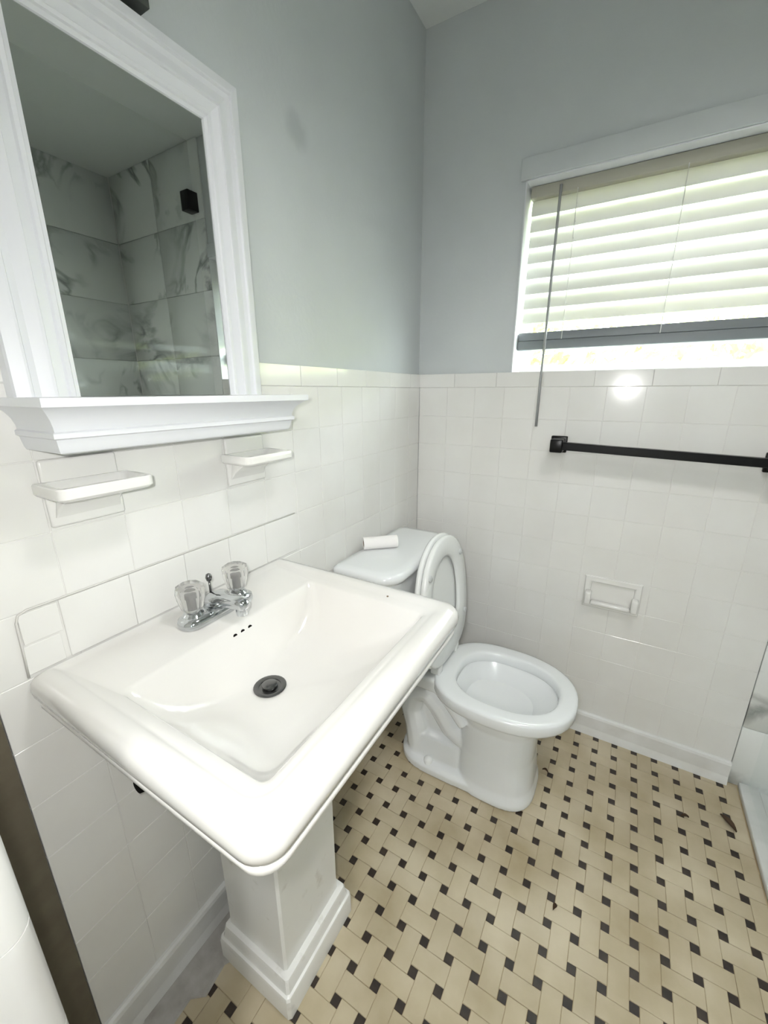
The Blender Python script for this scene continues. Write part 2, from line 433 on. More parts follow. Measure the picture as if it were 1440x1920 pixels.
# ------------------------------------------------------------------ floor
floor = MB().box(-0.10, 1.213, YN, 0.0075, -0.05, -0.0018).build('floor', M_fgrout)
tag(floor, 'beige basketweave mosaic floor with black dots', 'floor', kind='structure')
P = 0.0625; G = P*0.315; W = P-G; Lh = W+2*G; JF = 0.0009
OX, OY = 0.2843, -0.8987
FX0, FX1, FY0, FY1 = 0.0, 1.205, YN, 0.0
def tile_geo(w, h, t=0.0030, b=0.0007):
    a, c = w/2, h/2
    V = [(-a, -c, -t), (a, -c, -t), (a, c, -t), (-a, c, -t), (-a, -c, -b), (a, -c, -b), (a, c, -b), (-a, c, -b),
         (-a+b, -c+b, 0), (a-b, -c+b, 0), (a-b, c-b, 0), (-a+b, c-b, 0)]
    F = []
    for k in range(4):
        j = (k+1) % 4; F += [(k, j, 4+j, 4+k), (4+k, 4+j, 8+j, 8+k)]
    F.append((8, 9, 10, 11)); return V, F
cand = {'dot': [], 'rect': []}; rest = {'dot': MB(), 'rect': MB()}
def add_piece(kind, cx, cy, w, h):
    x0, x1, y0, y1 = cx-w/2, cx+w/2, cy-h/2, cy+h/2
    X0, X1, Y0, Y1 = max(x0, FX0), min(x1, FX1), max(y0, FY0), min(y1, FY1)
    if X1-X0 < 0.004 or Y1-Y0 < 0.004: return
    clipped = (X0, X1, Y0, Y1) != (x0, x1, y0, y1)
    pr = project((cx, cy, 0)); size = 0
    if pr and -10 < pr[0] < 1450 and -10 < pr[1] < 1930 and not clipped: size = 1/pr[2]
    # hidden under the sink pedestal and the toilet foot
    if 0.1 < cx < 0.26 and -1.14 < cy < -0.96: size = 0
    if 0.17 < cx < 0.60 and -0.46 < cy < -0.25: size = 0
    if cx < 0.15 and cy > -0.45: size = 0
    cand[kind].append((size, (X0+X1)/2, (Y0+Y1)/2, X1-X0, Y1-Y0))
ni0, ni1 = int((FX0-OX)/P)-2, int((FX1-OX)/P)+2
nj0, nj1 = int((FY0-OY)/P)-2, int((FY1-OY)/P)+2
for i in range(ni0, ni1+1):
    for j in range(nj0, nj1+1):
        cx, cy = OX+i*P, OY+j*P
        add_piece('dot', cx, cy, G-JF, G-JF)
        if (i+j) % 2 == 0: add_piece('rect', cx+P/2, cy+P/2, Lh-JF, W-JF)
        else: add_piece('rect', cx+P/2, cy+P/2, W-JF, Lh-JF)
fm = {}
for kind, nm, m in (('dot', 'black_dot_tile', M_dot), ('rect', 'beige_tile', M_floor)):
    cand[kind].sort(key=lambda c: -c[0])
    n = 0
    for sz, cx, cy, w, h in cand[kind]:
        if sz > 0 and n < 300:
            key = (kind, round(w, 4), round(h, 4))
            if key not in fm:
                V, F = tile_geo(w, h); fm[key] = me_from(nm, V, F); fm[key].materials.append(m)
            o = link(nm, fm[key], None, floor); o.location = (cx, cy, random.uniform(-0.0004, 0.0003))
            o.rotation_euler = (random.gauss(0, .003), random.gauss(0, .003), random.gauss(0, .008)); n += 1
        else:
            V, F = tile_geo(w, h); dz = random.uniform(-0.0004, 0.0003)
            rest[kind].add([(x+cx, y+cy, z+dz) for x, y, z in V], F)
    o = rest[kind].build(nm+'s', m, floor); o['kind'] = 'stuff'
# smear of grey mortar by the near baseboard
pv = [(0.013, -1.31), (0.03, -1.33), (0.075, -1.30), (0.072, -1.245), (0.098, -1.225), (0.09, -1.17), (0.115, -1.13), (0.09, -1.09), (0.06, -1.075), (0.013, -1.08)]
lo = [[(x, y, 0.0002) for x, y in pv], [(x*0.96+0.0005, y*0.99-0.012, 0.004) for x, y in pv]]
MB().loft(lo).build('mortar_smear', M_plaster, floor, False)

# ------------------------------------------------------------------ shower side
def marble_wall(name, label, axis, us, zs, pos, thick):
    if axis == 'y': core = MB().box(us[0], us[-1], pos+0.01, pos+thick, -0.06, ZC)
    else: core = MB().box(pos+0.01, pos+thick, us[0], us[-1], -0.06, ZC)
    w = core.build(name, M_grout); tag(w, label, 'wall', kind='structure')
    for i in range(len(us)-1):
        for j in range(len(zs)-1):
            a, b, c, d = us[i]+0.001, us[i+1]-0.001, zs[j]+0.001, zs[j+1]-0.001
            if axis == 'y': bbox('marble_tile', a, b, pos, pos+0.0095, c, d, 0.001, M_marble, w, 1)
            else: bbox('marble_tile', pos, pos+0.0095, a, b, c, d, 0.001, M_marble, w, 1)
    return w
zm = [0.0, 0.23, 0.535, 0.84, 1.145, 1.45, 1.755, 2.06, ZC]
w = marble_wall('wall_shower', 'grey veined marble tiled wall beside the window', 'y', [1.179, 1.545, XR-0.001], zm, -0.001, 0.15)
marble_wall('wall_right', 'grey veined marble tiled far wall of the shower', 'x', [YN, -1.8, -1.2, -0.6, -0.002], zm, XR, 0.12)
MB().box(XR-0.001, XR+0.12, -0.002, 0.15, 0, ZC).build('corner_core', M_grout, w)
sf = MB().box(1.262, XR, YN, -0.001, -0.05, 0.006).build('floor_shower', M_curb)
tag(sf, 'pale shower floor beyond the threshold', 'floor', kind='structure')
th = bbox('shower_threshold', 1.208, 1.262, YN, -0.0015, -0.002, 0.019, 0.004, M_curb)
tag(th, 'low pale stone threshold along right edge of mosaic floor', 'threshold')
sc = empty('shower_screen', (1.238, -0.4, 0.019), 'clear shower glass panel with black wall clamp', 'shower screen')
def sub(o, part):   # sub-part of a part whose own frame is the world frame
    o.parent = part; return o
def rel(o, p):   # parent keeping world coordinates
    o.parent = p; o.matrix_parent_inverse = Matrix.Translation(-Vector(p.location)); return o
rel(bbox('glass_pane', 1.233, 1.243, -0.72, -0.006, 0.0195, 2.37, 0.001, M_sglass), sc)
rel(bbox('clamp', 1.207, 1.262, -0.055, -0.0012, 2.085, 2.165, 0.003, M_black), sc)

# ------------------------------------------------------------------ window
win = empty('window_1', (0.76, 0.12, 1.34), 'white framed window behind the blind', 'window', kind='structure')
fr = MB()
ww = [(XW0, XW0+0.03, ZT, ZW1), (XW1-0.03, XW1, ZT, ZW1), (XW0+0.03, XW1-0.03, ZT, ZT+0.025), (XW0+0.03, XW1-0.03, ZW1-0.03, ZW1), (XW0+0.03, XW1-0.03, 1.60, 1.63)]
for a, b, c, d in ww: rel(bbox('frame', a, b, 0.112, 0.148, c-0.003, d, 0.003, M_vinyl), win)
rel(MB().box(XW0+0.03, XW1-0.03, 0.128, 0.132, ZT+0.022, 1.60).build('pane', M_glass), win)
rel(MB().box(XW0+0.03, XW1-0.03, 0.128, 0.132, 1.63, ZW1-0.03).build('pane', M_glass), win)
# reveal lining and sill
rv = MB().box(XW0-0.0005, XW0+0.003, 0.0, 0.112, ZT-0.003, ZW1).box(XW1-0.003, XW1, 0.0, 0.112, ZT-0.003, ZW1).box(XW0, XW1, 0.0, 0.112, ZW1-0.003, ZW1+0.0005).build('reveal_lining', M_white)
rel(rv, win)
rel(bbox('sill', XW0, XW1, 0.0, 0.112, ZT-0.004, ZT+0.001, 0.001, M_tile), win)
hd = bbox('trim_2', 0.330, 1.178, -0.006, 0.008, ZW1+0.001, 1.951, 0.002, M_paint)
tag(hd, 'flat grey painted head board above the window', 'trim', kind='structure')

bl = empty('window_blind', (0.76, 0.066, 1.41), 'white slatted horizontal blind covering the window', 'blind')
BY = 0.066
rel(bbox('headrail', XW0+0.008, XW1-0.006, BY-0.024, BY+0.024, 1.858, 1.889, 0.002, M_head), bl)
def slat_me(tilt, wd=0.0525, th=0.0026, camber=0.0035, xa=XW0+0.010, xb=XW1-0.008):
    c, s_ = math.cos(tilt), math.sin(tilt); loop = []
    n = 8
    top = [(wd*(k/n-0.5), camber*(1-(2*k/n-1)**2)+th/2) for k in range(n+1)]
    bot = [(wd*(k/n-0.5), camber*(1-(2*k/n-1)**2)-th/2) for k in range(n, -1, -1)]
    prof = top+bot
    return [[(x, u*c-v*s_, u*s_+v*c) for u, v in prof] for x in (xa, xb)]
NS = 8
sm = me_from('slat', *(lambda m_: (m_.V, m_.F))(MB().loft(slat_me(math.radians(73)))), True, 40); sm.materials.append(M_slat)
for k in range(NS):
    o = link('slat', sm, None); rel(o, bl); o.location = (0, BY, 1.8385-0.0455*k); o.rotation_euler = (random.gauss(0, .02), 0, random.gauss(0, 0.001))
rel(bbox('bottom_rail', XW0+0.004, XW1-0.006, BY-0.026, BY+0.026, 1.408, 1.4380, 0.004, M_rail), bl)
rel(bbox('bottom_slat_stack', XW0+0.006, XW1-0.007, BY-0.025, BY+0.025, 1.4385, 1.4640, 0.0015, M_rail), bl)
for x in (0.492, 0.765, 1.04):
    for yy in (BY-0.027, BY+0.027):
        lc = rel(MB().tube([(x, yy, 1.86), (x+0.001, yy, 1.65), (x, yy, 1.438)], 0.0011, 6).build('ladder_cord', M_cord, None, True), bl)
    for k in range(NS):
        sub(MB().tube([(x, BY-0.026, 1.822-0.0455*k), (x, BY+0.026, 1.824-0.0455*k)], 0.0008, 5).build('ladder_rung', M_cord, None, True), lc)
wd_ = MB().tube([(0.444, 0.036, 1.876), (0.4445, 0.030, 1.84), (0.4470, 0.004, 1.36), (0.4485, -0.0085, 1.30), (0.4490, -0.0095, 1.157)], 0.0042, 8).build('wand', M_wand, None, True); rel(wd_, bl)

# ------------------------------------------------------------------ outdoors
g = MB().box(-8, 10, 0.16, 14, -0.6, -0.45).build('ground', M_grass); tag(g, 'sunlit ground outside the window', 'ground', kind='structure')
hb = MB()
for k in range(13000):
    x = random.uniform(-5, 7); z = random.uniform(-0.45, 2.3); y = 3.2+random.uniform(0, 1.0)
    s_ = random.uniform(0.05, 0.11); n = Vector((random.gauss(0, 1), random.gauss(-.6, 1), random.gauss(.5, 1))).normalized()
    u = n.orthogonal().normalized(); v = n.cross(u); c = Vector((x, y, z))
    hb.add([c-u*s_, c-v*s_*0.5+n*s_*.1, c+u*s_, c+v*s_*0.5+n*s_*.1], [(0, 1, 2, 3)])
hg = hb.build('hedge', M_foliage); tag(hg, 'yellow green hedge seen below the window blind', 'hedge', kind='stuff')

# ------------------------------------------------------------------ sink
sk = empty('pedestal_sink', (0.2, -1.0665, 0), 'white rectangular pedestal sink with wide rim against tiled wall', 'sink')
YC = -1.0665
def sl(x0, x1, hw, r, z, rb=0.004): return rrect(x0, x1, YC-hw, YC+hw, (r, rb, rb, r), z, 7)
loops = [sl(0.05, 0.33, 0.120, 0.05, 0.690, 0.02), sl(0.030, 0.400, 0.185, 0.06, 0.730, 0.02), sl(0.012, 0.445, 0.232, 0.05, 0.785, 0.01), sl(0.005, 0.462, 0.2475, 0.04, 0.802),
         sl(0.003, 0.478, 0.260, 0.032, 0.806), sl(0.003, 0.4815, 0.2635, 0.032, 0.811), sl(0.003, 0.4815, 0.2635, 0.032, 0.8185), sl(0.003, 0.4765, 0.2590, 0.032, 0.8215),
         sl(0.003, 0.4800, 0.2625, 0.033, 0.8245), sl(0.003, 0.4860, 0.2685, 0.035, 0.833), sl(0.003, 0.4885, 0.2705, 0.036, 0.845), sl(0.003, 0.4860, 0.2685, 0.035, 0.8565), sl(0.004, 0.4800, 0.2630, 0.033, 0.8635),
         sl(0.005, 0.466, 0.251, 0.036, 0.8665), sl(0.006, 0.452, 0.238, 0.030, 0.8655), sl(0.010, 0.4465, 0.2335, 0.028, 0.8615), sl(0.020, 0.441, 0.228, 0.026, 0.8600),
         sl(0.135, 0.431, 0.2125, 0.012, 0.8575, 0.014), sl(0.1405, 0.4265, 0.2085, 0.012, 0.8530, 0.016), sl(0.1475, 0.420, 0.2020, 0.014, 0.836, 0.020),
         sl(0.158, 0.402, 0.186, 0.030, 0.808, 0.03), sl(0.166, 0.372, 0.160, 0.045, 0.783, 0.04), sl(0.173, 0.325, 0.118, 0.05, 0.762, 0.045), sl(0.183, 0.262, 0.060, 0.035, 0.7495, 0.035),
         sl(0.187, 0.240, 0.0265, 0.0262, 0.7465, 0.0262), sl(0.193, 0.234, 0.0205, 0.0202, 0.7440, 0.0202), sl(0.193, 0.234, 0.0205, 0.0202, 0.735, 0.0202)]
o = MB().loft(loops).build('basin', M_porc, None, True, 70); rel(o, sk); basin = o
# drain and stopper
dr = MB().lathe([(0.0300, 0.0), (0.0300, 0.0016), (0.0275, 0.0026), (0.0205, 0.0010), (0.0195, -0.004)], (0.2135, YC, 0.7475), 28).build('drain_ring', M_dchrome, None, True, 50); rel(dr, sk)
st = MB().lathe([(0.004, -0.004), (0.012, -0.003), (0.0145, 0.001), (0.0145, 0.0035), (0.011, 0.0055), (0.002, 0.006)], (0.2135, YC, 0.7495), 24).build('drain_stopper', M_dchrome, None, True, 50); sub(st, dr)
for k in (-1, 0, 1):
    yy = -1.0595+0.0175*k
    h = MB()
    lo = []
    for d in (-0.004, 0.0012):
        lo.append([(0.1452+d, yy+0.0045*math.cos(2*math.pi*i/12), 0.8395+0.0034*math.sin(2*math.pi*i/12)) for i in range(12)])
    h.loft(lo); o = h.build('overflow_hole', M_hole); sub(o, basin)
chip = MB().lathe([(0.0022, -0.001), (0.0022, 0.0004), (0.0008, 0.0008)], (0.335, -0.838, 0.8610), 8).build('enamel_chip', M_card); sub(chip, basin)
# pedestal
def pr_(x0, x1, hw, c, z):   # chamfered rectangle
    y0, y1 = YCP-hw, YCP+hw
    return [(x1, y1-c, z), (x1-c, y1, z), (x0+c, y1, z), (x0, y1-c, z), (x0, y0+c, z), (x0+c, y0, z), (x1-c, y0, z), (x1, y0+c, z)]
YCP = -1.046
base_l = [pr_(0.068, 0.284, 0.115, 0.006, 0.0005), pr_(0.068, 0.284, 0.115, 0.006, 0.056), pr_(0.070, 0.282, 0.113, 0.006, 0.062), pr_(0.074, 0.2775, 0.1085, 0.005, 0.0645), pr_(0.076, 0.2755, 0.1065, 0.005, 0.072),
          pr_(0.077, 0.2740, 0.1050, 0.005, 0.088), pr_(0.079, 0.2715, 0.1025, 0.005, 0.0945), pr_(0.083, 0.263, 0.095, 0.005, 0.097)]
o = MB().loft(base_l).build('pedestal_base', M_ped, None, True, 25); rel(o, sk)
sh_l = [pr_(0.084, 0.2595, 0.0925, 0.005, 0.096), pr_(0.084, 0.2585, 0.0915, 0.005, 0.14), pr_(0.084, 0.2590, 0.0915, 0.005, 0.40), pr_(0.080, 0.268, 0.096, 0.006, 0.60), pr_(0.070, 0.300, 0.112, 0.010, 0.70)]
o = MB().loft(sh_l).build('pedestal_shaft', M_ped, None, True, 25); rel(o, sk)

# faucet (one thing standing on the sink deck)
FXC, FYC, FZ = 0.074, -1.056, 0.8608
fc = empty('faucet', (FXC, FYC, FZ), 'chrome two handle faucet with clear knobs on sink deck', 'faucet')
def frr(hx, hy, r, z): return rrect(FXC-hx, FXC+hx, FYC-hy, FYC+hy, r, z, 6)
o = MB().loft([frr(0.026, 0.079, 0.024, FZ-0.001), frr(0.027, 0.080, 0.025, FZ+0.004), frr(0.0255, 0.0785, 0.024, FZ+0.011), frr(0.020, 0.070, 0.019, FZ+0.017), frr(0.013, 0.060, 0.012, FZ+0.019)]).build('base_plate', M_chrome, None, True, 50); rel(o, fc)
def yz(xc, hy, z0, z1, n=16):
    zc, hz = (z0+z1)/2, (z1-z0)/2; out = []
    for k in range(n):
        a = 2*math.pi*k/n; c, s_ = math.cos(a), math.sin(a)
        out.append((xc, FYC+hy*math.copysign(abs(c)**0.75, c), zc+hz*math.copysign(abs(s_)**0.75, s_)))
    return out
sp = [yz(FXC-0.020, 0.010, FZ+0.012, FZ+0.026), yz(FXC-0.016, 0.020, FZ+0.010, FZ+0.036), yz(FXC, 0.0245, FZ+0.010, FZ+0.043), yz(FXC+0.025, 0.0205, FZ+0.016, FZ+0.046), yz(FXC+0.050, 0.0165, FZ+0.023, FZ+0.0475), yz(FXC+0.068, 0.0140, FZ+0.024, FZ+0.048), yz(FXC+0.079, 0.0125, FZ+0.023, FZ+0.046), yz(FXC+0.086, 0.0085, FZ+0.026, FZ+0.0415), yz(FXC+0.088, 0.003, FZ+0.031, FZ+0.0365)]
o = MB().loft(sp).build('spout', M_chrome, None, True, 60); rel(o, fc); spo = o
o = MB().lathe([(0.0105, 0.0), (0.0112, 0.004), (0.0112, 0.012), (0.0100, 0.016)], (FXC+0.072, FYC, FZ+0.0135), 20).build('aerator', M_chrome, None, True, 50); sub(o, spo)
for s_ in (-1, 1):
    yy = FYC+0.0508*s_
    h = MB().lathe([(0.0195, 0.0), (0.0195, 0.006), (0.0150, 0.011), (0.0105, 0.014), (0.0105, 0.020)], (FXC, yy, FZ+0.012), 24).build('handle', M_chrome, None, True, 40); rel(h, fc)
    kn = MB(); lo = []
    for rr, hh in [(0.0165, -0.002), (0.0190, 0.002), (0.0245, 0.022), (0.0265, 0.036), (0.0250, 0.0445), (0.0185, 0.0490), (0.006, 0.0502)]:
        l = []
        for i in range(20):
            a = 2*math.pi*i/20; q = rr*(1.0 if i % 2 == 0 else 0.93); l.append((FXC+q*math.cos(a), yy+q*math.sin(a), FZ+0.030+hh))
        lo.append(l)
    kn.loft(lo); o = kn.build('knob', M_acryl); sub(o, h)
    o = MB().lathe([(0.0065, 0.0), (0.0065, 0.022), (0.0085, 0.023), (0.0085, 0.030), (0.003, 0.031)], (FXC, yy, FZ+0.031), 14).build('knob_stem', M_dchrome, None, True, 40); sub(o, h)
o = MB().tube([(FXC-0.014, FYC, FZ+0.032), (FXC-0.0145, FYC, FZ+0.062)], 0.0022, 8).build('lift_rod', M_dchrome, None, True); rel(o, fc); lr = o
o = MB().lathe([(0.001, -0.0085), (0.0045, -0.0065), (0.0062, 0), (0.0045, 0.0065), (0.001, 0.0085)], (FXC-0.0145, FYC, FZ+0.068), 14).build('lift_knob', M_dchrome, None, True); sub(o, lr)

# supply valve on the wall under the sink
sv = empty('shutoff_valve', (0.0, -1.235, 0.59), 'dark shutoff valve peeking out below the left rim of the sink', 'valve')
rel(MB().lathe([(0.024, 0.0005), (0.024, 0.003), (0.015, 0.008), (0.009, 0.009)], (0.0, -1.222, 0.602), 20, 'x').build('escutcheon', M_trimw, None, True, 40), sv)
rel(MB().tube([(0.006, -1.222, 0.602), (0.072, -1.222, 0.602)], 0.0085, 12).build('valve_body', M_hole, None, True), sv)
rel(MB().lathe([(0.004, -0.010), (0.012, -0.009), (0.015, 0.0), (0.012, 0.009), (0.004, 0.010)], (0.060, -1.242, 0.602), 14, 'y').build('valve_handle', M_hole, None, True, 50), sv)
rel(MB().tube([(0.055, -1.222, 0.608), (0.056, -1.219, 0.64), (0.056, -1.216, 0.67)], 0.005, 8).build('supply_tube', M_dchrome, None, True), sv)

# ------------------------------------------------------------------ mirror with crown shelf
mc = empty('mirror_cabinet', (0.0, -1.06, 1.19), 'white framed mirror with moulded crown shelf at its foot', 'mirror')
YM = -1.06
FR = [(0.0, 0.215, 1.800)]
def mloop(hw, ztop, x, zbot=1.268):
    return [(x, YM-hw, zbot), (x, YM+hw, zbot), (x, YM+hw, ztop), (x, YM-hw, ztop)]
# moulding profile from outer back to inner glass edge: (inset, x)
prof = [(0.0, 0.0008), (0.0, 0.022), (0.002, 0.026), (0.017, 0.030), (0.020, 0.030), (0.022, 0.0265), (0.030, 0.0255), (0.044, 0.0295), (0.048, 0.0300), (0.0495, 0.0275), (0.063, 0.0235), (0.0655, 0.0265), (0.071, 0.0265), (0.073, 0.0240), (0.0785, 0.0225), (0.0795, 0.019)]
# four mitred members, each a part
def member(side):
    lo = []
    for ins, x in prof:
        yo, zo = 0.215-ins, 1.800-ins
        c = {'l': [(x, YM-yo, 1.268), (x, YM-yo, zo)], 'r': [(x, YM+yo, 1.268), (x, YM+yo, zo)], 't': [(x, YM-yo, zo), (x, YM+yo, zo)]}[side]
        lo.append(c)
    a = [l[0] for l in lo] + [{'l': (0.0008, lo[-1][0][1], 1.268), 'r': (0.0008, lo[-1][0][1], 1.268), 't': (0.0008, lo[-1][0][1], lo[-1][0][2])}[side]]
    b = [l[1] for l in lo] + [(0.0008, lo[-1][1][1], lo[-1][1][2])]
    return MB().loft([a, b]).build('frame_moulding', M_white, None, False)
for s_ in 'lrt': rel(member(s_), mc)
rel(MB().box(0.003, 0.0195, YM-0.137, YM+0.137, 1.2685, 1.7225).build('mirror_glass', M_mirror), mc)
cl = []
for z, x, hw in [(1.1955, 0.090, 0.199), (1.1985, 0.101, 0.208), (1.203, 0.104, 0.210), (1.2165, 0.108, 0.2125), (1.2185, 0.1125, 0.216), (1.2245, 0.1125, 0.216), (1.2265, 0.109, 0.213), (1.232, 0.1095, 0.2135), (1.241, 0.1135, 0.2165), (1.249, 0.121, 0.222), (1.2545, 0.130, 0.2275), (1.2565, 0.136, 0.230), (1.2575, 0.140, 0.232), (1.2680, 0.140, 0.232)]:
    cl.append([(0.0008, YM-hw, z), (0.0008, YM+hw, z), (x, YM+hw, z), (x, YM-hw, z)])
o = MB().loft(cl).build('crown_shelf', M_white, None, True, 22); rel(o, mc)
# dark plate above
fx = empty('wall_fixture', (0.0, -1.06, 1.80), 'dark grey fixture plate on wall above the mirror', 'light fixture')
rel(bbox('back_plate', -0.0078, 0.030, -1.113, -1.006, 1.812, 1.98, 0.001, M_fixture), fx)
rel(MB().lathe([(0.03, 0.0), (0.03, 0.012), (0.012, 0.02), (0.010, 0.05)], (0.030, -1.06, 1.90), 20, 'x').build('lamp_holder', M_fixture, None, True, 40), fx)

# ------------------------------------------------------------------ soap dishes
def soap_dish(yc, label):
    e = empty('soap_dish', (0.0, yc, 1.13), label, 'soap dish', 'ceramic soap dishes under the mirror')
    rel(bbox('wall_plate', 0.0, 0.006, yc-0.053, yc+0.053, 1.080, 1.181, 0.004, M_tile, None, 3), e)
    def o_(d, x1, hw, z): return rrect(0.005, x1, yc-hw, yc+hw, (0.012, 0.002, 0.002, 0.012), z, 4)
    lo = [o_(0, 0.070, 0.050, 1.1275), o_(0, 0.083, 0.063, 1.1315), o_(0, 0.086, 0.066, 1.135), o_(0, 0.086, 0.066, 1.1475), o_(0, 0.0845, 0.0645, 1.1495)]
    inner = [rrect(0.012, 0.079, yc-0.059, yc+0.059, 0.010, 1.1495, 4), rrect(0.014, 0.077, yc-0.057, yc+0.057, 0.010, 1.1475, 4), rrect(0.018, 0.072, yc-0.052, yc+0.052, 0.012, 1.1385, 4)]
    rel(MB().loft(lo+inner).build('tray', M_tile, None, True, 40), e)
    lo2 = [rrect(0.004, 0.045, yc-0.040, yc+0.040, 0.004, 1.129, 4), rrect(0.004, 0.016, yc-0.044, yc+0.044, 0.004, 1.108, 4), rrect(0.004, 0.008, yc-0.046, yc+0.046, 0.001, 1.095, 4)]
    rel(MB().loft(lo2).build('bracket', M_tile, None, True, 40), e)
soap_dish(-1.209, 'white ceramic soap dish under the mirror, nearer the left edge')
soap_dish(-0.888, 'white ceramic soap dish under right end of the mirror shelf')

# ------------------------------------------------------------------ towel bar
tb = empty('towel_bar', (0.8, 0.0, 1.10), 'black square towel bar on tiled wall below the window', 'towel bar')
for xa, zc in ((0.503, 1.101), (1.062, 1.083)):
    rel(bbox('post', xa, xa+0.051, -0.0135, -0.0005, zc-0.0275, zc+0.0275, 0.003, M_black), tb)
    rel(bbox('post_arm', xa+0.006, xa+0.045, -0.071, -0.0135, zc-0.0215, zc+0.0215, 0.004, M_black), tb)
c0, c1 = Vector((0.546, -0.052, 1.101)), Vector((1.07, -0.052, 1.087))
lo = []
for c in (c0, c1): lo.append([(c.x, c.y+a, c.z+b) for a, b in ((-0.0125, -0.0105), (-0.0105, -0.0125), (0.0105, -0.0125), (0.0125, -0.0105), (0.0125, 0.0105), (0.0105, 0.0125), (-0.0105, 0.0125), (-0.0125, 0.0105))])
rel(MB().loft(lo).build('bar', M_black), tb)

# ------------------------------------------------------------------ paper holder
ph = empty('paper_holder', (0.755, 0.0, 0.54), 'empty white ceramic paper holder set in tiled wall', 'paper holder')
X0, X1, Z0, Z1 = 0.668, 0.842, 0.532, 0.650
def fr4(ins, y): return [(X0+ins, y, Z0+ins), (X1-ins, y, Z0+ins), (X1-ins, y, Z1-ins), (X0+ins, y, Z1-ins)]
lo = [fr4(0.0, -0.0003), fr4(0.0, -0.005), fr4(0.003, -0.009), fr4(0.016, -0.011), fr4(0.020, -0.009), fr4(0.022, -0.0022)]
rel(MB().loft(lo).build('plate', M_tile, None, True, 35), ph)
for xa in (X0+0.006, X1-0.026):
    rel(bbox('side_post', xa, xa+0.020, -0.040, -0.008, 0.553, 0.600, 0.006, M_tile, None, 3), ph)
rel(bbox('lower_lip', X0+0.026, X1-0.026, -0.026, -0.006, 0.548, 0.562, 0.005, M_tile, None, 3), ph)

# ------------------------------------------------------------------ toilet
YT = -0.355
tl = empty('toilet', (0.35, YT, 0), 'white two piece toilet with raised seat beside the sink', 'toilet')
def eg(x0, x1, hw, z, p=2.3, back=0.48, pb=2.6): return egg(x0, x1, hw, z, YT, 48, p, back, pb)
upper = MB().loft([eg(0.372, 0.606, 0.112, 0.290, 2.8), eg(0.352, 0.622, 0.130, 0.308, 2.6), eg(0.312, 0.664, 0.158, 0.328, 2.2),
           eg(0.284, 0.694, 0.173, 0.336), eg(0.274, 0.706, 0.1785, 0.3405), eg(0.270, 0.711, 0.181, 0.349), eg(0.270, 0.711, 0.181, 0.3735), eg(0.2725, 0.7085, 0.1787, 0.3790), eg(0.279, 0.702, 0.173, 0.3818),
           eg(0.292, 0.692, 0.162, 0.3825), eg(0.326, 0.671, 0.139, 0.3820), eg(0.337, 0.664, 0.132, 0.3805), eg(0.342, 0.660, 0.1285, 0.3765), eg(0.3445, 0.6575, 0.1265, 0.368), eg(0.346, 0.656, 0.125, 0.350), eg(0.341, 0.660, 0.1295, 0.344),
           eg(0.350, 0.642, 0.120, 0.330), eg(0.366, 0.600, 0.102, 0.303), eg(0.388, 0.560, 0.084, 0.26), eg(0.410, 0.530, 0.062, 0.20), eg(0.425, 0.500, 0.040, 0.155)])
ub = upper.build('bowl', M_toilet, None, True, 60); rel(ub, tl)
body = MB()
body.loft([eg(0.355, 0.628, 0.132, 0.0005, 3.0), eg(0.355, 0.628, 0.132, 0.018, 3.0), eg(0.362, 0.620, 0.124, 0.05, 3.0), eg(0.370, 0.612, 0.118, 0.15, 2.8), eg(0.370, 0.612, 0.119, 0.26, 2.8), eg(0.352, 0.622, 0.131, 0.306, 2.6), eg(0.345, 0.635, 0.140, 0.318, 2.4),
           eg(0.345, 0.630, 0.135, 0.322, 2.4), eg(0.355, 0.612, 0.112, 0.306, 2.4), eg(0.378, 0.575, 0.094, 0.26, 2.4), eg(0.400, 0.540, 0.072, 0.20, 2.4), eg(0.415, 0.510, 0.050, 0.15, 2.4)])
def tr(x0, x1, hw, r, z): return rrect(x0, x1, YT-hw, YT+hw, r, z, 6)
body.loft([tr(0.03, 0.315, 0.100, 0.03, 0.318), tr(0.018, 0.325, 0.112, 0.03, 0.330), tr(0.015, 0.328, 0.115, 0.03, 0.368), tr(0.02, 0.322, 0.110, 0.03, 0.379)])
body.loft([tr(0.165, 0.42, 0.060, 0.03, 0.0005), tr(0.170, 0.41, 0.060, 0.03, 0.1), tr(0.15, 0.36, 0.062, 0.03, 0.22), tr(0.06, 0.330, 0.075, 0.03, 0.32)])
body.loft([eg(0.155, 0.60, 0.130, 0.0005, 3.2, 0.3, 2.6), eg(0.155, 0.60, 0.130, 0.026, 3.2, 0.3, 2.6), eg(0.163, 0.59, 0.120, 0.038, 3.2, 0.3, 2.6), eg(0.19, 0.57, 0.09, 0.05, 3.0, 0.3, 2.4)])
body.loft([tr(0.19, 0.40, 0.104, 0.03, 0.03), tr(0.20, 0.40, 0.098, 0.03, 0.075), tr(0.21, 0.40, 0.088, 0.03, 0.115), tr(0.23, 0.40, 0.06, 0.03, 0.13)])
for s_ in (-1, 1):
    yy = YT+0.055*s_
    body.tube([(0.40, yy, 0.13), (0.345, yy, 0.17), (0.30, yy, 0.245), (0.255, yy, 0.285), (0.21, yy, 0.265), (0.195, yy, 0.20), (0.215, yy, 0.13), (0.225, yy, 0.05)], [0.03, 0.04, 0.045, 0.045, 0.045, 0.045, 0.045, 0.045], 12)
    body.tube([(0.30, YT+0.09*s_, 0.335), (0.36, YT+0.098*s_, 0.29), (0.40, YT+0.10*s_, 0.24)], [0.018, 0.022, 0.02], 10)
tmp = body.build('bowl_raw', M_toilet)
rm = tmp.modifiers.new('r', 'REMESH'); rm.mode = 'VOXEL'; rm.voxel_size = 0.0040; rm.use_smooth_shade = True
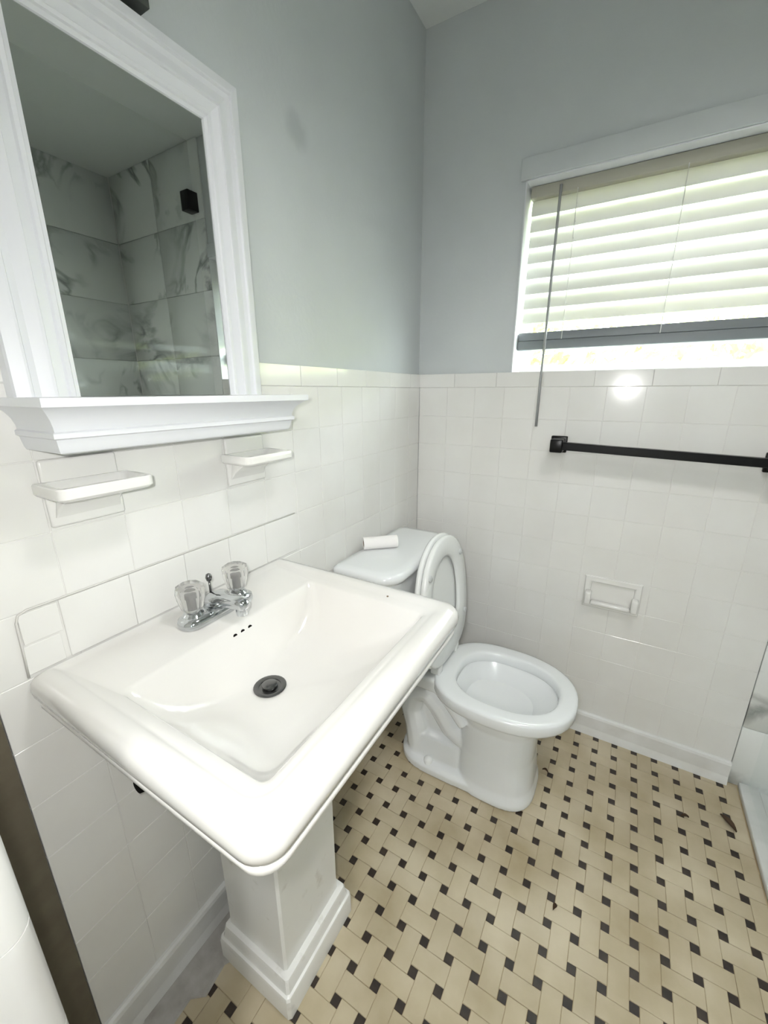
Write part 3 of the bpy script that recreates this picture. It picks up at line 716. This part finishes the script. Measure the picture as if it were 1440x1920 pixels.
sm_ = tmp.modifiers.new('s', 'SMOOTH'); sm_.factor = 0.5; sm_.iterations = 3
dg = bpy.context.evaluated_depsgraph_get()
me = bpy.data.meshes.new_from_object(tmp.evaluated_get(dg)); me.name = 'pedestal_foot'
bpy.data.objects.remove(tmp)
for p_ in me.polygons: p_.use_smooth = True
foot = link('pedestal_foot', me, M_toilet); rel(foot, tl)
wt = MB().loft([egg(0.416, 0.515, 0.050, 0.176, YT, 24), egg(0.416, 0.515, 0.050, 0.178, YT, 24)]).build('water', M_water, None); sub(wt, ub)
for s_ in (-1, 1):
    sub(MB().lathe([(0.017, 0.0), (0.0165, 0.010), (0.012, 0.017), (0.003, 0.020)], (0.285, YT+0.108*s_, 0.034), 16).build('bolt_cap', M_seat, None, True, 60), foot)
YK = -0.385
def tk(x0, x1, hw, r, z): return rrect(x0, x1, YK-hw-0.022, YK+hw+0.022, (r, 0.02, 0.02, r), z, 7)
tank = MB().loft([tk(0.045, 0.180, 0.160, 0.05, 0.381), tk(0.030, 0.195, 0.175, 0.055, 0.390), tk(0.022, 0.203, 0.183, 0.06, 0.50), tk(0.016, 0.210, 0.190, 0.06, 0.737)]).build('tank', M_toilet, None, True, 50); rel(tank, tl)
lid = MB().loft([tk(0.014, 0.213, 0.193, 0.06, 0.7375), tk(0.008, 0.222, 0.201, 0.065, 0.742), tk(0.006, 0.225, 0.204, 0.066, 0.752), tk(0.008, 0.223, 0.202, 0.065, 0.764), tk(0.016, 0.214, 0.193, 0.06, 0.7705), tk(0.035, 0.190, 0.17, 0.05, 0.7725)]).build('tank_lid', M_toilet, None, True, 60); rel(lid, tl)
# raised seat and lid, leaning back on the tank
hx, hz = 0.300, 0.398
ut = Vector((-0.040, 0, 0.42)).normalized(); nt_ = Vector((ut.z, 0, -ut.x))
def up(pts, d):   # local (u, v) -> world, d along the normal
    return [Vector((hx, YT, hz)) + ut*p[0] + Vector((0, p[1], 0)) + nt_*d for p in pts]
def e2(u0, u1, hw, n=48): return [(x, y) for x, y, _ in egg(u0, u1, hw, 0, 0, n, 2.2, 0.45, 2.8)]
OUT, INN = (0.006, 0.430, 0.181), (0.085, 0.362, 0.112)
so = lambda k: e2(OUT[0]+k, OUT[1]-k, OUT[2]-k)
si = lambda k: e2(INN[0]-k, INN[1]+k, INN[2]+k)
seat = MB().loft([up(so(0.004), -0.009), up(so(0), -0.004), up(so(0), 0.006), up(so(0.006), 0.010), up(si(0.008), 0.007), up(si(0.0), 0.002), up(si(0.0), -0.004), up(si(0.006), -0.009)], closed=True).build('seat', M_seat, None, True, 60); rel(seat, tl)
lo_ = lambda k: e2(0.000+k, 0.436-k, 0.185-k)
sl_ = MB().loft([up(lo_(0.012), -0.028), up(lo_(0.003), -0.026), up(lo_(0), -0.021), up(lo_(0), -0.015), up(lo_(0.004), -0.0115), up(lo_(0.02), -0.0125)]).build('seat_lid', M_seat, None, True, 60); rel(sl_, tl)
for s_ in (-1, 1):
    for uu in (0.11, 0.34):
        c = up([(uu, 0.147*s_ if uu < 0.2 else 0.128*s_)], 0.0085)[0]
        sub(MB().loft([[c+nt_*d+Vector((0, r_*math.cos(a), 0))+ut*(r_*math.sin(a)) for a in [2*math.pi*i/12 for i in range(12)]] for d, r_ in ((-0.002, 0.010), (0.005, 0.010), (0.007, 0.007))]).build('seat_bumper', M_bump, None, True, 50), seat)
    rel(bbox('hinge', 0.272, 0.305, YT+0.075*s_-0.016, YT+0.075*s_+0.016, 0.3795, 0.410, 0.005, M_seat, None, 3), tl)

# nearly used up roll on the tank lid
rl = empty('paper_roll', (0.066, -0.4165, 0.773), 'thin white paper roll lying on the toilet tank lid', 'paper roll')
pa, pb_ = Vector((0.024, -0.455, 0.7935)), Vector((0.108, -0.378, 0.7935))
ax_ = (pb_-pa).normalized(); s1 = Vector((0, 0, 1)); s2 = ax_.cross(s1)
def ring(c, r, n=24): return [c+(s1*math.cos(2*math.pi*k/n)+s2*math.sin(2*math.pi*k/n))*r for k in range(n)]
rel(MB().loft([ring(pa, 0.0206), ring(pb_, 0.0206), ring(pb_, 0.0125), ring(pa, 0.0125)], closed=True).build('paper', M_paper, None, True, 50), rl)
rel(MB().loft([ring(pa+ax_*0.0015, 0.0124), ring(pb_-ax_*0.0015, 0.0124), ring(pb_-ax_*0.0015, 0.0112), ring(pa+ax_*0.0015, 0.0112)], closed=True).build('core', M_card, None, True, 50), rl)

# ------------------------------------------------------------------ litter on the floor
def leaf(x, y, L_, wd2, rz, label, curl=0.006):
    V = []; F = []; n = 6
    for k in range(n+1):
        t = k/n; hwid = wd2*math.sin(math.pi*min(max(t, 0.03), 0.97))**0.8
        zc = 0.0035+curl*math.sin(math.pi*t)
        V += [(t*L_-L_/2, -hwid, zc+0.003), (t*L_-L_/2, 0, zc-0.0015), (t*L_-L_/2, hwid, zc+0.0035)]
    for k in range(n):
        a = 3*k; F += [(a, a+1, a+4, a+3), (a+1, a+2, a+5, a+4)]
    m_ = len(V); V += [(v[0], v[1], v[2]-0.0008) for v in V[:m_]]; F += [tuple(i+m_ for i in f[::-1]) for f in F[:]]
    o = MB().add(V, F).build('dry_leaf', M_leaf); o.location = (x, y, 0.0); o.rotation_euler = (0, 0, rz)
    return tag(o, label, 'leaf', 'dry leaves on the floor')
LEAVES = [(1.158, -0.176, 0.055, 0.010, 2.2, 'large dark crumpled leaf on floor beside the stone threshold'),
          (1.045, -0.22, 0.024, 0.005, 0.4, 'small brown leaf on floor left of the large crumpled leaf'),
          (0.642, -0.268, 0.020, 0.0045, -0.2, 'tiny brown leaf on floor just right of the toilet foot'),
          (0.733, -0.670, 0.017, 0.005, 1.2, 'tiny dark leaf scrap on floor in front of the toilet')]
for a in LEAVES: leaf(*a)
